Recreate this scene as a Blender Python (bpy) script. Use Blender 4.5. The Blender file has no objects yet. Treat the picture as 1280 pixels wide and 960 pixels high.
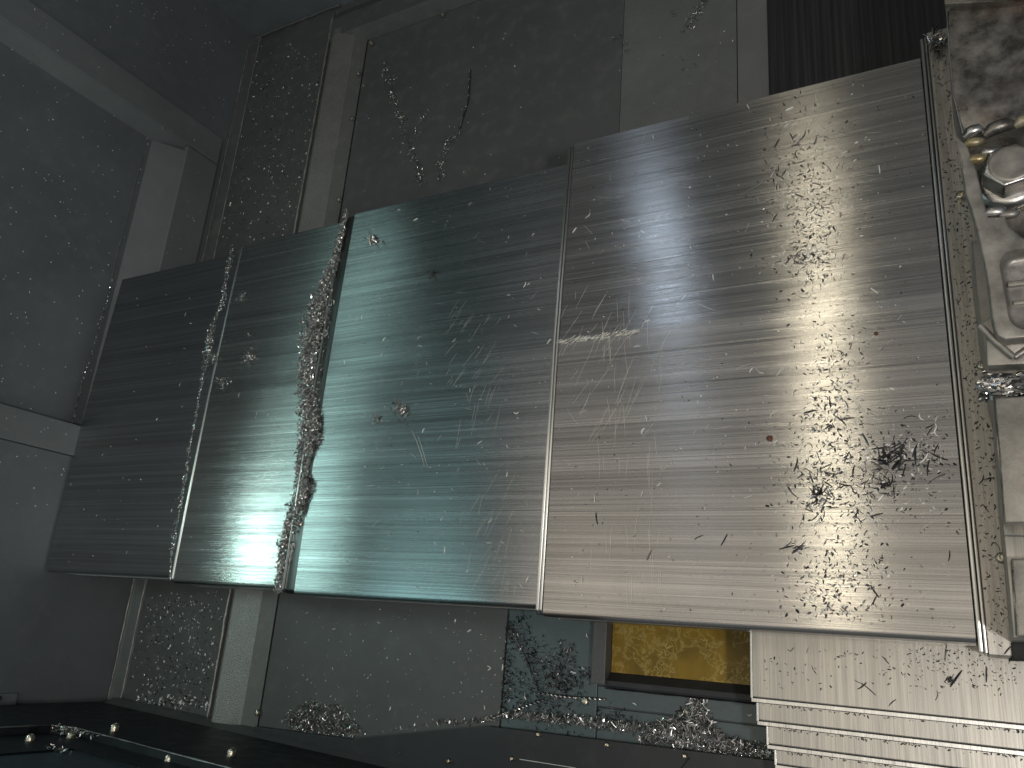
import bpy, bmesh, math, random
import numpy as np
from mathutils import Vector, Matrix
random.seed(11)
C = bpy.context.scene.collection
S = bpy.context.scene
rad = math.radians

# ------------------------------------------------------------------ camera
FX = 1001.95                      # focal length in pixels of a 1280 wide picture
RM = Matrix(((0.87514076, 0.07635153, -0.47780654),
             (0.08299569, 0.94915116, 0.3036837),
             (0.47669735, -0.30542187, 0.82430402)))
CAMZ = 1.27
cd = bpy.data.cameras.new('camera'); cam = bpy.data.objects.new('camera', cd); C.objects.link(cam)
cd.sensor_width = 36; cd.lens = FX / 1280 * 36; cd.clip_start = .01; cd.clip_end = 50
cam.matrix_world = Matrix.Translation((0, 0, CAMZ)) @ RM.transposed().to_4x4()
cd.dof.use_dof = True; cd.dof.focus_distance = 1.22; cd.dof.aperture_fstop = 16.0
S.camera = cam
S.view_settings.view_transform = 'Standard'; S.view_settings.look = 'None'
S.view_settings.exposure = .22; S.view_settings.gamma = 1

def at(px, py, z=0.0):
    """point of the photograph's ray on the horizontal plane z (survey of the place, metres)"""
    d = RM.transposed() @ Vector(((px - 640) / FX, -(py - 480) / FX, -1))
    t = (CAMZ - z) / -d.z
    return Vector((d.x * t, d.y * t, z))
def onwall(px, py, x=-1.70):
    d = RM.transposed() @ Vector(((px - 640) / FX, -(py - 480) / FX, -1))
    t = x / d.x
    return Vector((x, d.y * t, CAMZ + d.z * t))

# ------------------------------------------------------------------ light
W = bpy.data.worlds.new('World'); S.world = W; W.use_nodes = True
W.node_tree.nodes['Background'].inputs[0].default_value = (.80, .90, 1.0, 1)
W.node_tree.nodes['Background'].inputs[1].default_value = .12
def lamp(name, loc, target, sx, sy, power, col, up=(0, 1, 0), spread=180):
    l = bpy.data.lights.new(name, 'AREA'); l.shape = 'RECTANGLE'; l.size = sx; l.size_y = sy
    l.energy = power; l.color = col; l.spread = rad(spread)
    o = bpy.data.objects.new(name, l); C.objects.link(o)
    z = (Vector(loc) - Vector(target)).normalized(); y = Vector(up)
    x = y.cross(z).normalized(); y = z.cross(x)
    m = Matrix((x, y, z)).transposed().to_4x4(); m.translation = Vector(loc); o.matrix_world = m
    return o
# warm tube over the table end, broad warm work light behind it, cool work lamps on the left wall
for k in range(7): lamp('led_module', (-.315, -.05 + k * .33, 1.62), (-.315, -.05 + k * .33, 0), .028, .05, .27, (1, .90, .68))
lamp('ceiling_lamp', (-.50, -.38, 2.30), (-.50, -.38, 0), 2.4, 1.5, 8.8, (1, .87, .71))
lamp('fill_lamp', (.55, -.30, 1.75), (-.7, .5, .2), .08, .08, 10.0, (1, .97, .93))  # unseen fill light, added to brighten chips, walls and floor
lamp('spot_lamp', (-.84, 1.46, 1.62), (-.37, .62, .27), .02, .20, .46, (.66, .80, 1))
lamp('side_lamp', (-1.66, .20, .99), (-.9, .25, .3), .16, .40, .60, (.60, 1.0, .94), up=(0, 1, 0))
lamp('side_lamp', (-1.66, 1.00, 1.05), (-.95, .65, .3),   .10, .90, .26, (.60, 1.0, .95), up=(0, 1, 0))
lamp('side_lamp', (-1.66, .13, .80), (-1.1, .10, .3), .07, .07, .50, (.70, 1.0, .92), up=(0, 1, 0))
lamp('side_lamp', (-1.66, -.20, 1.36), (-.6, .1, .3), .60, .50, 1.3, (.50, .95, .97), up=(0, 1, 0))

# ------------------------------------------------------------------ materials
def newmat(name):
    m = bpy.data.materials.new(name); m.use_nodes = True
    nt = m.node_tree; b = nt.nodes['Principled BSDF']
    return m, nt, b
def N(nt, typ, **kw):
    n = nt.nodes.new(typ)
    for k, v in kw.items():
        if k in n.inputs.keys(): n.inputs[k].default_value = v
        else: setattr(n, k, v)
    return n
def noise(nt, scale, detail=3, rough=.55, mscale=(1, 1, 1), mloc=(0, 0, 0), rot=(0, 0, 0)):
    tc = N(nt, 'ShaderNodeTexCoord'); mp = N(nt, 'ShaderNodeMapping')
    mp.inputs['Scale'].default_value = mscale; mp.inputs['Location'].default_value = mloc
    mp.inputs['Rotation'].default_value = rot
    n = N(nt, 'ShaderNodeTexNoise'); n.inputs['Scale'].default_value = scale
    n.inputs['Detail'].default_value = detail; n.inputs['Roughness'].default_value = rough
    nt.links.new(tc.outputs['Object'], mp.inputs[0]); nt.links.new(mp.outputs[0], n.inputs['Vector'])
    return n.outputs['Fac']
def ramp(nt, fac, stops):
    r = N(nt, 'ShaderNodeValToRGB'); e = r.color_ramp.elements
    while len(e) < len(stops): e.new(.5)
    for i, (p, c) in enumerate(stops):
        e[i].position = p; e[i].color = (c, c, c, 1) if not isinstance(c, tuple) else (*c, 1)
    nt.links.new(fac, r.inputs[0]); return r.outputs[0]
def maprange(nt, fac, a, b, c, d):
    n = N(nt, 'ShaderNodeMapRange'); nt.links.new(fac, n.inputs[0])
    for i, v in enumerate((a, b, c, d)): n.inputs[i + 1].default_value = v
    return n.outputs[0]
def bump(nt, b, fac, strength, dist, prev=None):
    n = N(nt, 'ShaderNodeBump'); n.inputs['Strength'].default_value = strength
    n.inputs['Distance'].default_value = dist; nt.links.new(fac, n.inputs['Height'])
    if prev: nt.links.new(prev, n.inputs['Normal'])
    nt.links.new(n.outputs[0], b.inputs['Normal']); return n.outputs[0]
def mul(nt, a, b):
    n = N(nt, 'ShaderNodeMath', operation='MULTIPLY')
    for i, v in enumerate((a, b)):
        if isinstance(v, (int, float)): n.inputs[i].default_value = v
        else: nt.links.new(v, n.inputs[i])
    return n.outputs[0]
def mixc(nt, fac, a, b):
    n = N(nt, 'ShaderNodeMix', data_type='RGBA'); 
    if isinstance(fac, (int, float)): n.inputs[0].default_value = fac
    else: nt.links.new(fac, n.inputs[0])
    for i, v in ((6, a), (7, b)):
        if isinstance(v, tuple): n.inputs[i].default_value = (*v, 1)
        else: nt.links.new(v, n.inputs[i])
    return n.outputs[2]

def brushed(name, col=(.60, .60, .58), rough=.25, aniso=1.0, fine=.5, axis='x', seed=0, contrast=.25):
    m, nt, b = newmat(name)
    s1 = (.9, 520, 1) if axis == 'x' else (520, 5, 1)
    s2 = (.40, 170, 1) if axis == 'x' else (150, 2, 1)
    f1 = noise(nt, 1.0, 3, .65, s1, (seed, seed * 3, 0)); f2 = noise(nt, 1.0, 4, .65, s2, (seed * 2, seed, 0))
    f3 = noise(nt, 9, 4, .6, (1, 1, 1), (seed, 0, 0))
    f4 = noise(nt, 1.0, 2, .5, (2.5, 900, 1) if axis == 'x' else (900, 12, 1), (0, seed, 0))
    f5 = noise(nt, 1.0, 3, .6, (.35, 30, 1) if axis == 'x' else (26, 1, 1), (seed, 2 * seed, 0))
    c = mixc(nt, maprange(nt, f2, .35, .65, 0, 1), tuple(v * (1 - contrast) for v in col), tuple(min(1, v * (1 + contrast * .6)) for v in col))
    c = mixc(nt, maprange(nt, f5, .35, .65, .38, 0), c, (.26, .26, .25))
    c2 = mixc(nt, maprange(nt, f4, .56, .68, 0, .6), c, (.20, .20, .19))
    c3 = mixc(nt, maprange(nt, f3, .50, .75, 0, .15), c2, (.42, .40, .36))
    nt.links.new(c3, b.inputs['Base Color'])
    b.inputs['Metallic'].default_value = 1
    r = N(nt, 'ShaderNodeMath', operation='ADD'); nt.links.new(maprange(nt, f1, .3, .7, rough - .05, rough + .04), r.inputs[0])
    nt.links.new(maprange(nt, f3,   .35, .7, -.015, .025), r.inputs[1]); nt.links.new(r.outputs[0], b.inputs['Roughness'])
    b.inputs['Anisotropic'].default_value = aniso
    t = N(nt, 'ShaderNodeTangent', direction_type='UV_MAP', uv_map='UVMap'); b.inputs['Anisotropic Rotation'].default_value = 0 if axis == 'x' else .25; nt.links.new(t.outputs[0], b.inputs['Tangent'])
    n1 = bump(nt, b, f1, fine, .00022)
    n2 = bump(nt, b, f2, fine, .0006, n1)
    n3 = noise(nt, 1500, 2, .5, (1, 1, 1))
    bump(nt, b, n3, .06, .0003, n2)
    return m
M = {}
for i in range(4): M['plate%d' % i] = brushed('brushed_steel', col=((.60, .585, .56), (.58, .60, .60), (.58, .61, .60), (.54, .57, .59))[i], rough=(.245, .25, .25, .34)[i], seed=3.7 * i + 1)
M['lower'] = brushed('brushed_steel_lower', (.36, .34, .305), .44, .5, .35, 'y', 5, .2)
M['lip'] = brushed('steel_lip', (.62, .62, .60), .36, .3, .3, 'y', 9, .1)
M['channel'] = brushed('dark_channel_steel', (.20, .22, .21), .36, .3, .3, 'y', 3, .1)
M['rail'] = brushed('stained_rail', (.48, .45, .41), .46, .2, .3, 'y', 2, .25)

def cast(name, a, bcol, rough=.42, gs=60, brown=.0, met=.75):
    m, nt, b = newmat(name)
    f = noise(nt, gs, 5, .65); g = noise(nt, 18, 4, .6, mloc=(3, 1, 2)); h = noise(nt, 700, 2)
    c = mixc(nt, maprange(nt, f, .35, .7, 0, 1), a, bcol)
    c = mixc(nt, maprange(nt, g, .52, .68, 0, brown), c, (.16, .07, .03))
    nt.links.new(c, b.inputs['Base Color']); b.inputs['Metallic'].default_value = met
    nt.links.new(maprange(nt, f, .3, .7, rough - .12, rough + .15), b.inputs['Roughness'])
    n1 = bump(nt, b, f, .35, .002); bump(nt, b, h, .2, .0006, n1); return m
def paint(name, col, rough=.42, grain=.12, gs=900, dust=.10, spec=.5):
    m, nt, b = newmat(name)
    f = noise(nt, 3.2, 5, .6); g = noise(nt, gs, 2, .5); s = noise(nt, 30, 4, .6)
    k = noise(nt, 220, 2, .5)
    c = mixc(nt, maprange(nt, f, .3, .7, 0, 1), tuple(v * .82 for v in col), tuple(v * 1.15 for v in col))
    c = mixc(nt, maprange(nt, s, .52, .72, 0, dust), c, (.30, .29, .27))
    c = mixc(nt, maprange(nt, k, .70, .76, 0, .5), c, (.02, .02, .02))
    nt.links.new(c, b.inputs['Base Color'])
    nt.links.new(maprange(nt, s, .3, .7, rough - .08, rough + .12), b.inputs['Roughness'])
    b.inputs['Specular IOR Level'].default_value = spec
    bump(nt, b, g, grain, .0012); return m
M['paint'] = paint('grey_blue_paint', (.120, .134, .144))
M['railpaint'] = paint('frame_rail_paint', (.150, .164, .170), .38)
M['paint_floor'] = paint('grey_floor_paint', (.082, .085, .087), .45, .10)
M['paint_tex'] = paint('leathery_paint', (.115, .115, .113), .38, .55, 520, .18)
M['weld'] = cast('weld_glint', (.22, .21, .20), (.46, .45, .43), .42, 300, .05, .5)  # pale tone holds the glint on the weld beads
M['railface'] = paint('worn_rail_glare', (.26, .25, .24), .40, .9, 430, .25); M['railface'].node_tree.nodes['Principled BSDF'].inputs['Metallic'].default_value = .55  # worn metal, paler to hold the lamp glare on the rail
M['paint_teal_lit'] = paint('teal_reflection_paint', (.07, .10, .108), .36, .25, 420)  # teal tone is cool reflected light put into the floor colour
M['navy'] = paint('navy_dark_reflection', (.005, .007, .011), .5, .06, 900, .03)  # navy paint, the black of dark reflections put into its colour
M['navy2'] = paint('slate_sheen_paint', (.030, .045, .054), .40, .06, 900, .04)  # lighter copy, gloss on the upper frames put into the colour
M['charcoal'] = paint('charcoal_paint', (.022, .024, .027), .5, .06, 900, .05)
M['gap'] = paint('black_seal', (.006, .006, .007), .7, .05)

m, nt, b = newmat('black_sheet'); M['black'] = m
f = noise(nt, 1, 3, .6, (160, 1.5, 1)); g = noise(nt, 5, 4)
nt.links.new(mixc(nt, maprange(nt, f, .4, .75, 0, 1), (.006, .007, .008), (.035, .036, .036)), b.inputs['Base Color'])
b.inputs['Roughness'].default_value = .5; bump(nt, b, f, .2, .001)

m, nt, b = newmat('amber_film'); M['amber'] = m
f = noise(nt, 24, 5, .6, mloc=(4, 1, 0)); g = noise(nt, 22, 4); 
v = N(nt, 'ShaderNodeTexVoronoi', feature='DISTANCE_TO_EDGE', Scale=70.0); tc = N(nt, 'ShaderNodeTexCoord')
wn = N(nt, 'ShaderNodeTexNoise', Scale=26.0, Detail=3.0); mx = N(nt, 'ShaderNodeMix', data_type='VECTOR'); mx.inputs[0].default_value = .09
nt.links.new(tc.outputs['Object'], wn.inputs['Vector']); nt.links.new(tc.outputs['Object'], mx.inputs[4]); nt.links.new(wn.outputs['Color'], mx.inputs[5])
nt.links.new(mx.outputs[1], v.inputs['Vector'])
c = mixc(nt, maprange(nt, g, .35, .65, 0, 1), (.15, .092, .008), (.25, .155, .014))
ab = N(nt, 'ShaderNodeMath', operation='SUBTRACT'); nt.links.new(f, ab.inputs[0]); ab.inputs[1].default_value = .5
ab2 = N(nt, 'ShaderNodeMath', operation='ABSOLUTE'); nt.links.new(ab.outputs[0], ab2.inputs[0])
c = mixc(nt, maprange(nt, ab2.outputs[0], .004, .03, .75, 0), c, (.33, .24, .07))
c = mixc(nt, maprange(nt, f, .66, .70, 0, .5), c, (.33, .24, .07))
c = mixc(nt, mul(nt, maprange(nt, v.outputs['Distance'], .0, .06, 1, 0), maprange(nt, f, .42, .58, 0, .8)), c, (.46, .36, .12))
nt.links.new(c, b.inputs['Base Color']); b.inputs['Roughness'].default_value = .38; b.inputs['Specular IOR Level'].default_value = .25
bump(nt, b, f, .3, .002)

def chipmat(name, lo, hi, rough=.28):
    m, nt, b = newmat(name); g = N(nt, 'ShaderNodeNewGeometry')
    nt.links.new(ramp(nt, g.outputs['Random Per Island'], [(0, lo), (.75, tuple((a + c) / 2 for a, c in zip(lo, hi))), (1, hi)]), b.inputs['Base Color'])
    b.inputs['Metallic'].default_value = 1
    nt.links.new(maprange(nt, g.outputs['Random Per Island'], 0, 1, rough + .15, rough - .08), b.inputs['Roughness']); return m
M['bright'] = chipmat('glint_chip', (.70, .70, .68), (1.0, .98, .95), .34); M['bright'].node_tree.nodes['Principled BSDF'].inputs['Metallic'].default_value = .0; M['bright'].node_tree.nodes['Principled BSDF'].inputs['Specular IOR Level'].default_value = 1.0  # same steel, glint of lit chips put into a near-white colour
M['chip'] = chipmat('steel_chip', (.10, .098, .095), (1.0, .98, .95), .27)
M['pilechip'] = chipmat('pale_pile_chip', (.08, .08, .078), (.95, .94, .92), .26); M['pilechip'].node_tree.nodes['Principled BSDF'].inputs['Metallic'].default_value = .75
M['darkchip'] = chipmat('dark_chip', (.05, .05, .055), (.30, .28, .28), .35)  # darker copy of the chip steel, dark look against glare put into colour
M['rust'] = newmat('rusty_flake')[0]; b = M['rust'].node_tree.nodes['Principled BSDF']
b.inputs['Base Color'].default_value = (.10, .035, .018, 1); b.inputs['Roughness'].default_value = .6
m, nt, b = newmat('scuff'); M['scuff'] = m; b.inputs['Base Color'].default_value = (.85, .82, .74, 1); b.inputs['Metallic'].default_value = .0
b.inputs['Roughness'].default_value = .5

M['stained'] = cast('oil_stained_steel', (.13, .12, .11), (.34, .32, .30), .32, 45, .22, .8)
M['cast'] = cast('cast_steel', (.22, .21, .195), (.40, .38, .345), .46, 38, .12, .7)
M['castdark'] = cast('oily_cast_steel', (.10, .09, .08), (.20, .19, .17), .32, 60, .2, .8)
M['bolt'] = cast('bolt_steel', (.30, .295, .29), (.52, .51, .49), .30, 40, .12, .95)
M['screw'] = cast('screw_steel', (.5, .46, .38), (.75, .70, .58), .25, 300, .1, 1)
M['yellow'] = cast('yellow_washer', (.24, .19, .09), (.36, .34, .27), .35, 60, .1, .5)

# ------------------------------------------------------------------ object helpers
def tag(o, label=None, cat=None, group=None, kind=None):
    for k, v in (('label', label), ('category', cat), ('group', group), ('kind', kind)):
        if v: o[k] = v
    return o
def empty(name, loc, label, cat, group=None):
    o = bpy.data.objects.new(name, None); C.objects.link(o); o.location = loc; o.empty_display_size = .02
    return tag(o, label, cat, group)
def link(name, me, m, parent=None):
    o = bpy.data.objects.new(name, me); C.objects.link(o)
    if m: 
        if not me.materials: me.materials.append(m)
    if parent is not None:
        o.parent = parent; o.matrix_parent_inverse = Matrix.Translation(parent.location).inverted() if parent.parent is None else Matrix.Translation(parent.parent.location).inverted() @ Matrix()
    return o
def fix(o):            # keep world placement for deeper children
    return o
def obj(name, bm, m, parent=None, smooth=None):
    if parent is not None:                      # mesh is in world coordinates: shift into the parent's frame
        off = Vector(parent.location) if parent.parent is None else Vector(parent.parent.location)
        bmesh.ops.translate(bm, verts=bm.verts, vec=-off)
    bmesh.ops.recalc_face_normals(bm, faces=bm.faces)
    me = bpy.data.meshes.new(name)
    uv = bm.loops.layers.uv.new('UVMap')
    for f in bm.faces:
        for l in f.loops: l[uv].uv = (l.vert.co.y, l.vert.co.x)
    bm.to_mesh(me); bm.free()
    if smooth:
        me.shade_smooth()
        try: me.set_sharp_from_angle(angle=rad(smooth))
        except Exception: pass
    o = bpy.data.objects.new(name, me); C.objects.link(o); me.materials.append(m)
    if parent is not None: o.parent = parent
    return o
def prism(bm, poly, z0, z1, bev=0, seg=2, top=None):
    """vertical prism; top: optional second outline for the upper face"""
    top = top or poly
    lo = [bm.verts.new((p[0], p[1], z0)) for p in poly]
    hi = [bm.verts.new((p[0], p[1], z1 if len(p) < 3 else p[2])) for p in top]
    n = len(poly)
    bm.faces.new(lo[::-1]); ft = bm.faces.new(hi)
    for i in range(n): bm.faces.new((lo[i], lo[(i + 1) % n], hi[(i + 1) % n], hi[i]))
    if bev:
        ed = [e for e in ft.edges] + [e for v in hi for e in v.link_edges if e not in ft.edges]
        bmesh.ops.bevel(bm, geom=ed, offset=bev, segments=seg, affect='EDGES', profile=.5, clamp_overlap=True)
def P(poly, z0, z1, bev=0, seg=2, top=None):
    bm = bmesh.new(); prism(bm, [(p[0], p[1]) for p in poly], z0, z1, bev, seg, top); return bm
def rect(x0, y0, x1, y1): return [(x0, y0), (x1, y0), (x1, y1), (x0, y1)]
def boxbm(x0, y0, z0, x1, y1, z1, bev=0):
    bm = bmesh.new(); bmesh.ops.create_cube(bm, size=1)
    for v in bm.verts:
        v.co = Vector(((x0 + x1) / 2 + v.co.x * (x1 - x0), (y0 + y1) / 2 + v.co.y * (y1 - y0), (z0 + z1) / 2 + v.co.z * (z1 - z0)))
    if bev: bmesh.ops.bevel(bm, geom=list(bm.edges), offset=bev, segments=2, affect='EDGES', profile=.5)
    return bm
def sweep(bm, prof, axis, a, b):
    """open profile [(u,z)] swept along x (u=y) or y (u=x) from a to b, solid sheet given by caller as closed loop"""
    A = [bm.verts.new((a, u, z) if axis == 'x' else (u, a, z)) for u, z in prof]
    B = [bm.verts.new((b, u, z) if axis == 'x' else (u, b, z)) for u, z in prof]
    n = len(prof)
    for i in range(n): bm.faces.new((A[i], A[(i + 1) % n], B[(i + 1) % n], B[i]))
    bm.faces.new(A[::-1]); bm.faces.new(B)
def tube(bm, pts, r, n=8, cap=True):
    rings = []
    for i, p in enumerate(pts):
        p = Vector(p); t = (Vector(pts[min(i + 1, len(pts) - 1)]) - Vector(pts[max(i - 1, 0)])).normalized()
        a = t.orthogonal().normalized() if i == 0 else (a - t * a.dot(t)).normalized()
        c = t.cross(a); rr = r[i] if isinstance(r, (list, tuple)) else r
        rings.append([bm.verts.new(p + (a * math.cos(k * 2 * math.pi / n) + c * math.sin(k * 2 * math.pi / n)) * rr) for k in range(n)])
    for q in range(len(rings) - 1):
        for k in range(n): bm.faces.new((rings[q][k], rings[q][(k + 1) % n], rings[q + 1][(k + 1) % n], rings[q + 1][k]))
    if cap: bm.faces.new(rings[0][::-1]); bm.faces.new(rings[-1])
def lathe(bm, c, prof, n=20, axis=(0, 0, 1)):
    q = Vector((0, 0, 1)).rotation_difference(Vector(axis)); R = []
    for r, z in prof:
        R.append([bm.verts.new(Vector(c) + q @ Vector((r * math.cos(k * 2 * math.pi / n), r * math.sin(k * 2 * math.pi / n), z))) for k in range(n)])
    for i in range(len(R) - 1):
        for k in range(n): bm.faces.new((R[i][k], R[i][(k + 1) % n], R[i + 1][(k + 1) % n], R[i + 1][k]))
    bm.faces.new(R[0][::-1]); bm.faces.new(R[-1])
scr_me = {}
def screw(c, r, parent, h=None, name='screw', axis=(0, 0, 1), m='screw'):
    h = h or r * .9; bm = bmesh.new()
    lathe(bm, c, [(r, 0), (r, h * .55), (r * .85, h * .85), (r * .5, h), (r * .48, h), (r * .42, h * .55), (r * .05, h * .5)], 14, axis)
    return obj(name, bm, M[m], parent, 40)

# ------------------------------------------------------------------ the enclosure floor
FRONT = -.20
floor = obj('floor', boxbm(-1.75, -.60, -.03, .45, 1.70, -.006), M['paint_floor']); tag(floor, kind='structure')
bm = boxbm(-1.668, FRONT, -.006, -1.388, 1.60, .0, .0008)
obj('floor_strip', bm, M['paint_floor'], floor)
# weld fillet along the wall
bm = bmesh.new(); sweep(bm, [(-1.699, -.004), (-1.699, .014), (-1.693, .010), (-1.673, .003), (-1.668, -.004)], 'y', FRONT, 1.62); obj('weld_flange', bm, M['paint_floor'], floor)
bm = bmesh.new(); pts = []
for i in range(120):
    y = FRONT + i * (1.62 - FRONT) / 119; pts.append((-1.670 + random.uniform(-.0008, .0008), y, .0030))
tube(bm, pts, [.0013 + random.uniform(-.0009, .0007) for _ in pts], 6); obj('weld_bead', bm, M['weld'], floor, 60)
bm = bmesh.new(); pts = [(-1.6975 + random.uniform(-.0008, .0008), FRONT + i * .012, .0145) for i in range(150)]
tube(bm, pts, [.0012 + random.uniform(-.0009, .0007) for _ in pts], 6); obj('weld_bead', bm, M['weld'], floor, 60)
bm = bmesh.new(); pts = []
for i in range(120):
    y = FRONT + i * (1.58 - FRONT) / 119; pts.append((-1.390 + random.uniform(-.0008, .0008), y, .0025))
tube(bm, pts, [.0024 + random.uniform(-.0010, .0009) for _ in pts], 6); obj('weld_bead', bm, M['weld'], floor, 60)
# raised frame round the big floor panel
def rail_profile(x0, x1, x2, x3, z): return [(x0, -.005), (x1, z * .55), (x1 + .004, z), (x2 - .004, z), (x2, z * .8), (x3, .0), (x3 - .002, -.005)]
bm = bmesh.new(); sweep(bm, [(-1.385, -.005), (-1.364, .017), (-1.359, .0185), (-1.289, .0050), (-1.286, .0040), (-1.252, .0), (-1.254, -.005)], 'y', FRONT, 1.52); fr = obj('frame_rail', bm, M['paint_tex'], floor, 18)
bm = bmesh.new(); A = [(-1.3575, FRONT), (-1.2895, FRONT), (-1.2895, 1.50), (-1.3575, 1.50)]
for k in range(40):
    y0 = FRONT + k * 1.7 / 40; q = [bm.verts.new((x, y, .0192 - (x + 1.359) * .193)) for x, y in ((-1.3565, y0), (-1.2900, y0), (-1.2900, y0 + 1.7 / 40), (-1.3565, y0 + 1.7 / 40))]; bm.faces.new(q)
obj('rail_face', bm, M['railface'], floor)
bm = bmesh.new(); sweep(bm, [(1.463, -.005), (1.466, .0), (1.495, .011), (1.50, .0145), (1.56, .0145), (1.60, -.005)], 'x', -1.375, .1); obj('frame_rail', bm, M['paint_floor'], floor, 25)
obj('seal_gap', boxbm(-1.2525, FRONT, -.006, -1.2465, 1.462, -.0035), M['gap'], floor)
obj('seal_gap', boxbm(-1.2465, 1.4565, -.006, .1, 1.462, -.0034), M['gap'], floor)
obj('floor_panel', P([(-1.2465, FRONT), (-.706, FRONT), (-.706, .30), (-.5345, .30), (-.5345, 1.4565), (-1.2465, 1.4565)], -.006, .0015, .0012), M['paint_floor'], floor)
obj('floor_panel', boxbm(-.534, .30, -.006, -.300, 1.4565, .0015, .0012), paint('reflection_grey_paint', (.125, .13, .13), .30, .08), floor)  # paler sheet: a soft reflection on the floor put into the colour
obj('floor_panel', boxbm(-.298, .30, -.006, -.241, 1.4565, .005, .0012), paint('mid_grey_paint', (.14, .14, .14), .40, .08), floor)
obj('floor_panel', P([(-.704, -.150), (-.533, -.150), (-.533, .298), (-.704, .298)], -.006, -.001, .001), M['paint_teal_lit'], floor)
obj('floor_panel', P([(-.531, -.150), (-.20, -.150), (-.20, -.088), (-.531, -.088)], -.006, -.001, .001), M['paint_teal_lit'], floor)
obj('floor_panel', P([(-.531, -.086), (-.20, -.086), (-.20, -.056), (-.531, -.056)], -.006, .001, .001), M['paint_teal_lit'], floor)
for px, py in ((463, 53), (447, 91), (439, 147), (423, 249), (552, 17), (320, 891)):
    p = at(px, py, .012); screw((p.x, p.y, .006), .0058, floor, .007)
for px, py in ((731, 877), (859, 890)):
    p = at(px, py, .003); screw((p.x, p.y, 0), .006, floor, .006)

# ------------------------------------------------------------------ left wall
wl = empty('side_wall', (-1.70, .5, 0), 'dark grey blue left wall with recessed framed panel', 'wall')
X0 = -1.70
obj('wall_sheet', boxbm(X0 - .02, .2, -.03, X0, 1.66, .031), M['paint'], wl)
obj('wall_sheet', boxbm(X0 - .02, -.7, -.03, X0 - .002, .313, 2.1), M['paint'], wl)
obj('wall_sheet', boxbm(X0 - .02, 1.256, .031, X0, 1.66, 2.1), M['paint'], wl)
xf = X0 + .010
obj('frame_rail', boxbm(X0 - .03, .385, .036, xf, 1.170, .136, .003), M['railpaint'], wl)
obj('frame_rail', boxbm(X0 - .03, 1.172, .036, xf, 1.252, 2.1, .003), M['railpaint'], wl)
obj('frame_rail', boxbm(X0 - .03, .315, .036, X0 + .003, .383, 2.1, .002), M['railpaint'], wl)
# sloping sill and jamb returns into the recess
xr = X0 - .036
bm = bmesh.new(); sweep(bm, [(xf - .003, .1365), (xr, .206), (xr - .004, .206), (xr - .004, .13), (xf - .003, .13)], 'y', .385, 1.152)
obj('sloping_sill', bm, paint('sill_paint', (.135, .145, .15), .42, .25, 600), wl)
bm = bmesh.new(); prism(bm, [(xf - .003, 1.1715), (xr, 1.150), (xr - .004, 1.150), (xr - .004, 1.1715)], .137, 2.1); obj('jamb', bm, M['railpaint'], wl)
obj('recessed_panel', boxbm(xr - .03, .385, .206, xr - .001, 1.150, 2.1), M['paint'], wl)
bm = bmesh.new(); tube(bm, [(X0 + .002, .9 + i * .03, .029 + random.uniform(-.001, .001)) for i in range(12)], .0012, 5); obj('weld_bead', bm, M['paint_tex'], wl)
bm = bmesh.new(); tube(bm, [(xr + .001, 1.1 - i * .03, .222 + random.uniform(-.0015, .0015)) for i in range(13)], .0010, 5); obj('weld_bead', bm, M['paint_tex'], wl)

bw = empty('rear_wall', (-.6, 1.63, 0), 'dark painted rear wall of the enclosure seen along the top edge', 'wall')
obj('wall_sheet', boxbm(-1.70, 1.625, -.03, .5, 1.66, 2.1), M['paint'], bw)
bm = bmesh.new(); pts = [(-1.69 + i * .02, 1.618 + random.uniform(-.002, .002), .004) for i in range(17)]
tube(bm, pts, .0025, 6); obj('weld_bead', bm, M['paint_tex'], bw)

# ------------------------------------------------------------------ telescopic cover
tc_ = empty('telescopic_cover', (-.85, .40, 0), 'long brushed steel telescopic way cover of four stepped plates', 'way cover')
def plate(x0, x1, yf, yb, ys, z, mat, skirt=.11, r=.007, tilt=.010, t=.0022, label=None):
    prof = [(yf, z - skirt)]
    for k in range(7):
        a = rad(180 - k * 15); prof.append((yf + r + r * math.cos(a), z - r - .0015 + r * math.sin(a)))
    prof += [(yf + .05, z - .0008), (ys - .10, z), (ys - .004, z), (ys, z + .0002), (ys + .004, z - .0003)]
    prof += [(ys + .1, z - tilt * .27), (yb - .004, z - tilt), (yb - .001, z - tilt - .001), (yb, z - tilt - .004), (yb, z - skirt)]
    inner = [(yb - t, z - skirt), (yb - t, z - tilt - .004 - t), (ys, z - t), (yf + r + .004, z - t - .002), (yf + t, z - r - .008), (yf + t, z - skirt)]
    bm = bmesh.new(); sweep(bm, prof + inner, 'x', x0, x1)
    o = obj('cover_plate', bm, mat, tc_, 20)
    if label: o['label'] = label
    return o
def lipstrip(pl, x0, x1, yf, yb, ys, z, tilt, m='lip', name='wiper_lip'):
    prof = []
    bm = bmesh.new()
    rows = [(yf + .001, z - .012), (yf + .003, z - .003), (yf + .008, z), (ys, z), (yb - .006, z - tilt), (yb - .001, z - tilt - .004), (yb - .001, z - .03)]
    w = x1 - x0
    cols = [(x0, -.012), (x0 + .0006, -.0015), (x0 + w * .25, 0), (x0 + w * .75, 0), (x1 - .0004, -.001), (x1, -.004)]
    g = [[bm.verts.new((x, y, zz + dz)) for y, zz in rows] for x, dz in cols]
    for i in range(len(cols) - 1):
        for j in range(len(rows) - 1): bm.faces.new((g[i][j], g[i + 1][j], g[i + 1][j + 1], g[i][j + 1]))
    return obj(name, bm, M[m], pl, 50)
Z1, Z2, Z3, Z4 = .270, .255, .245, .230
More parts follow.
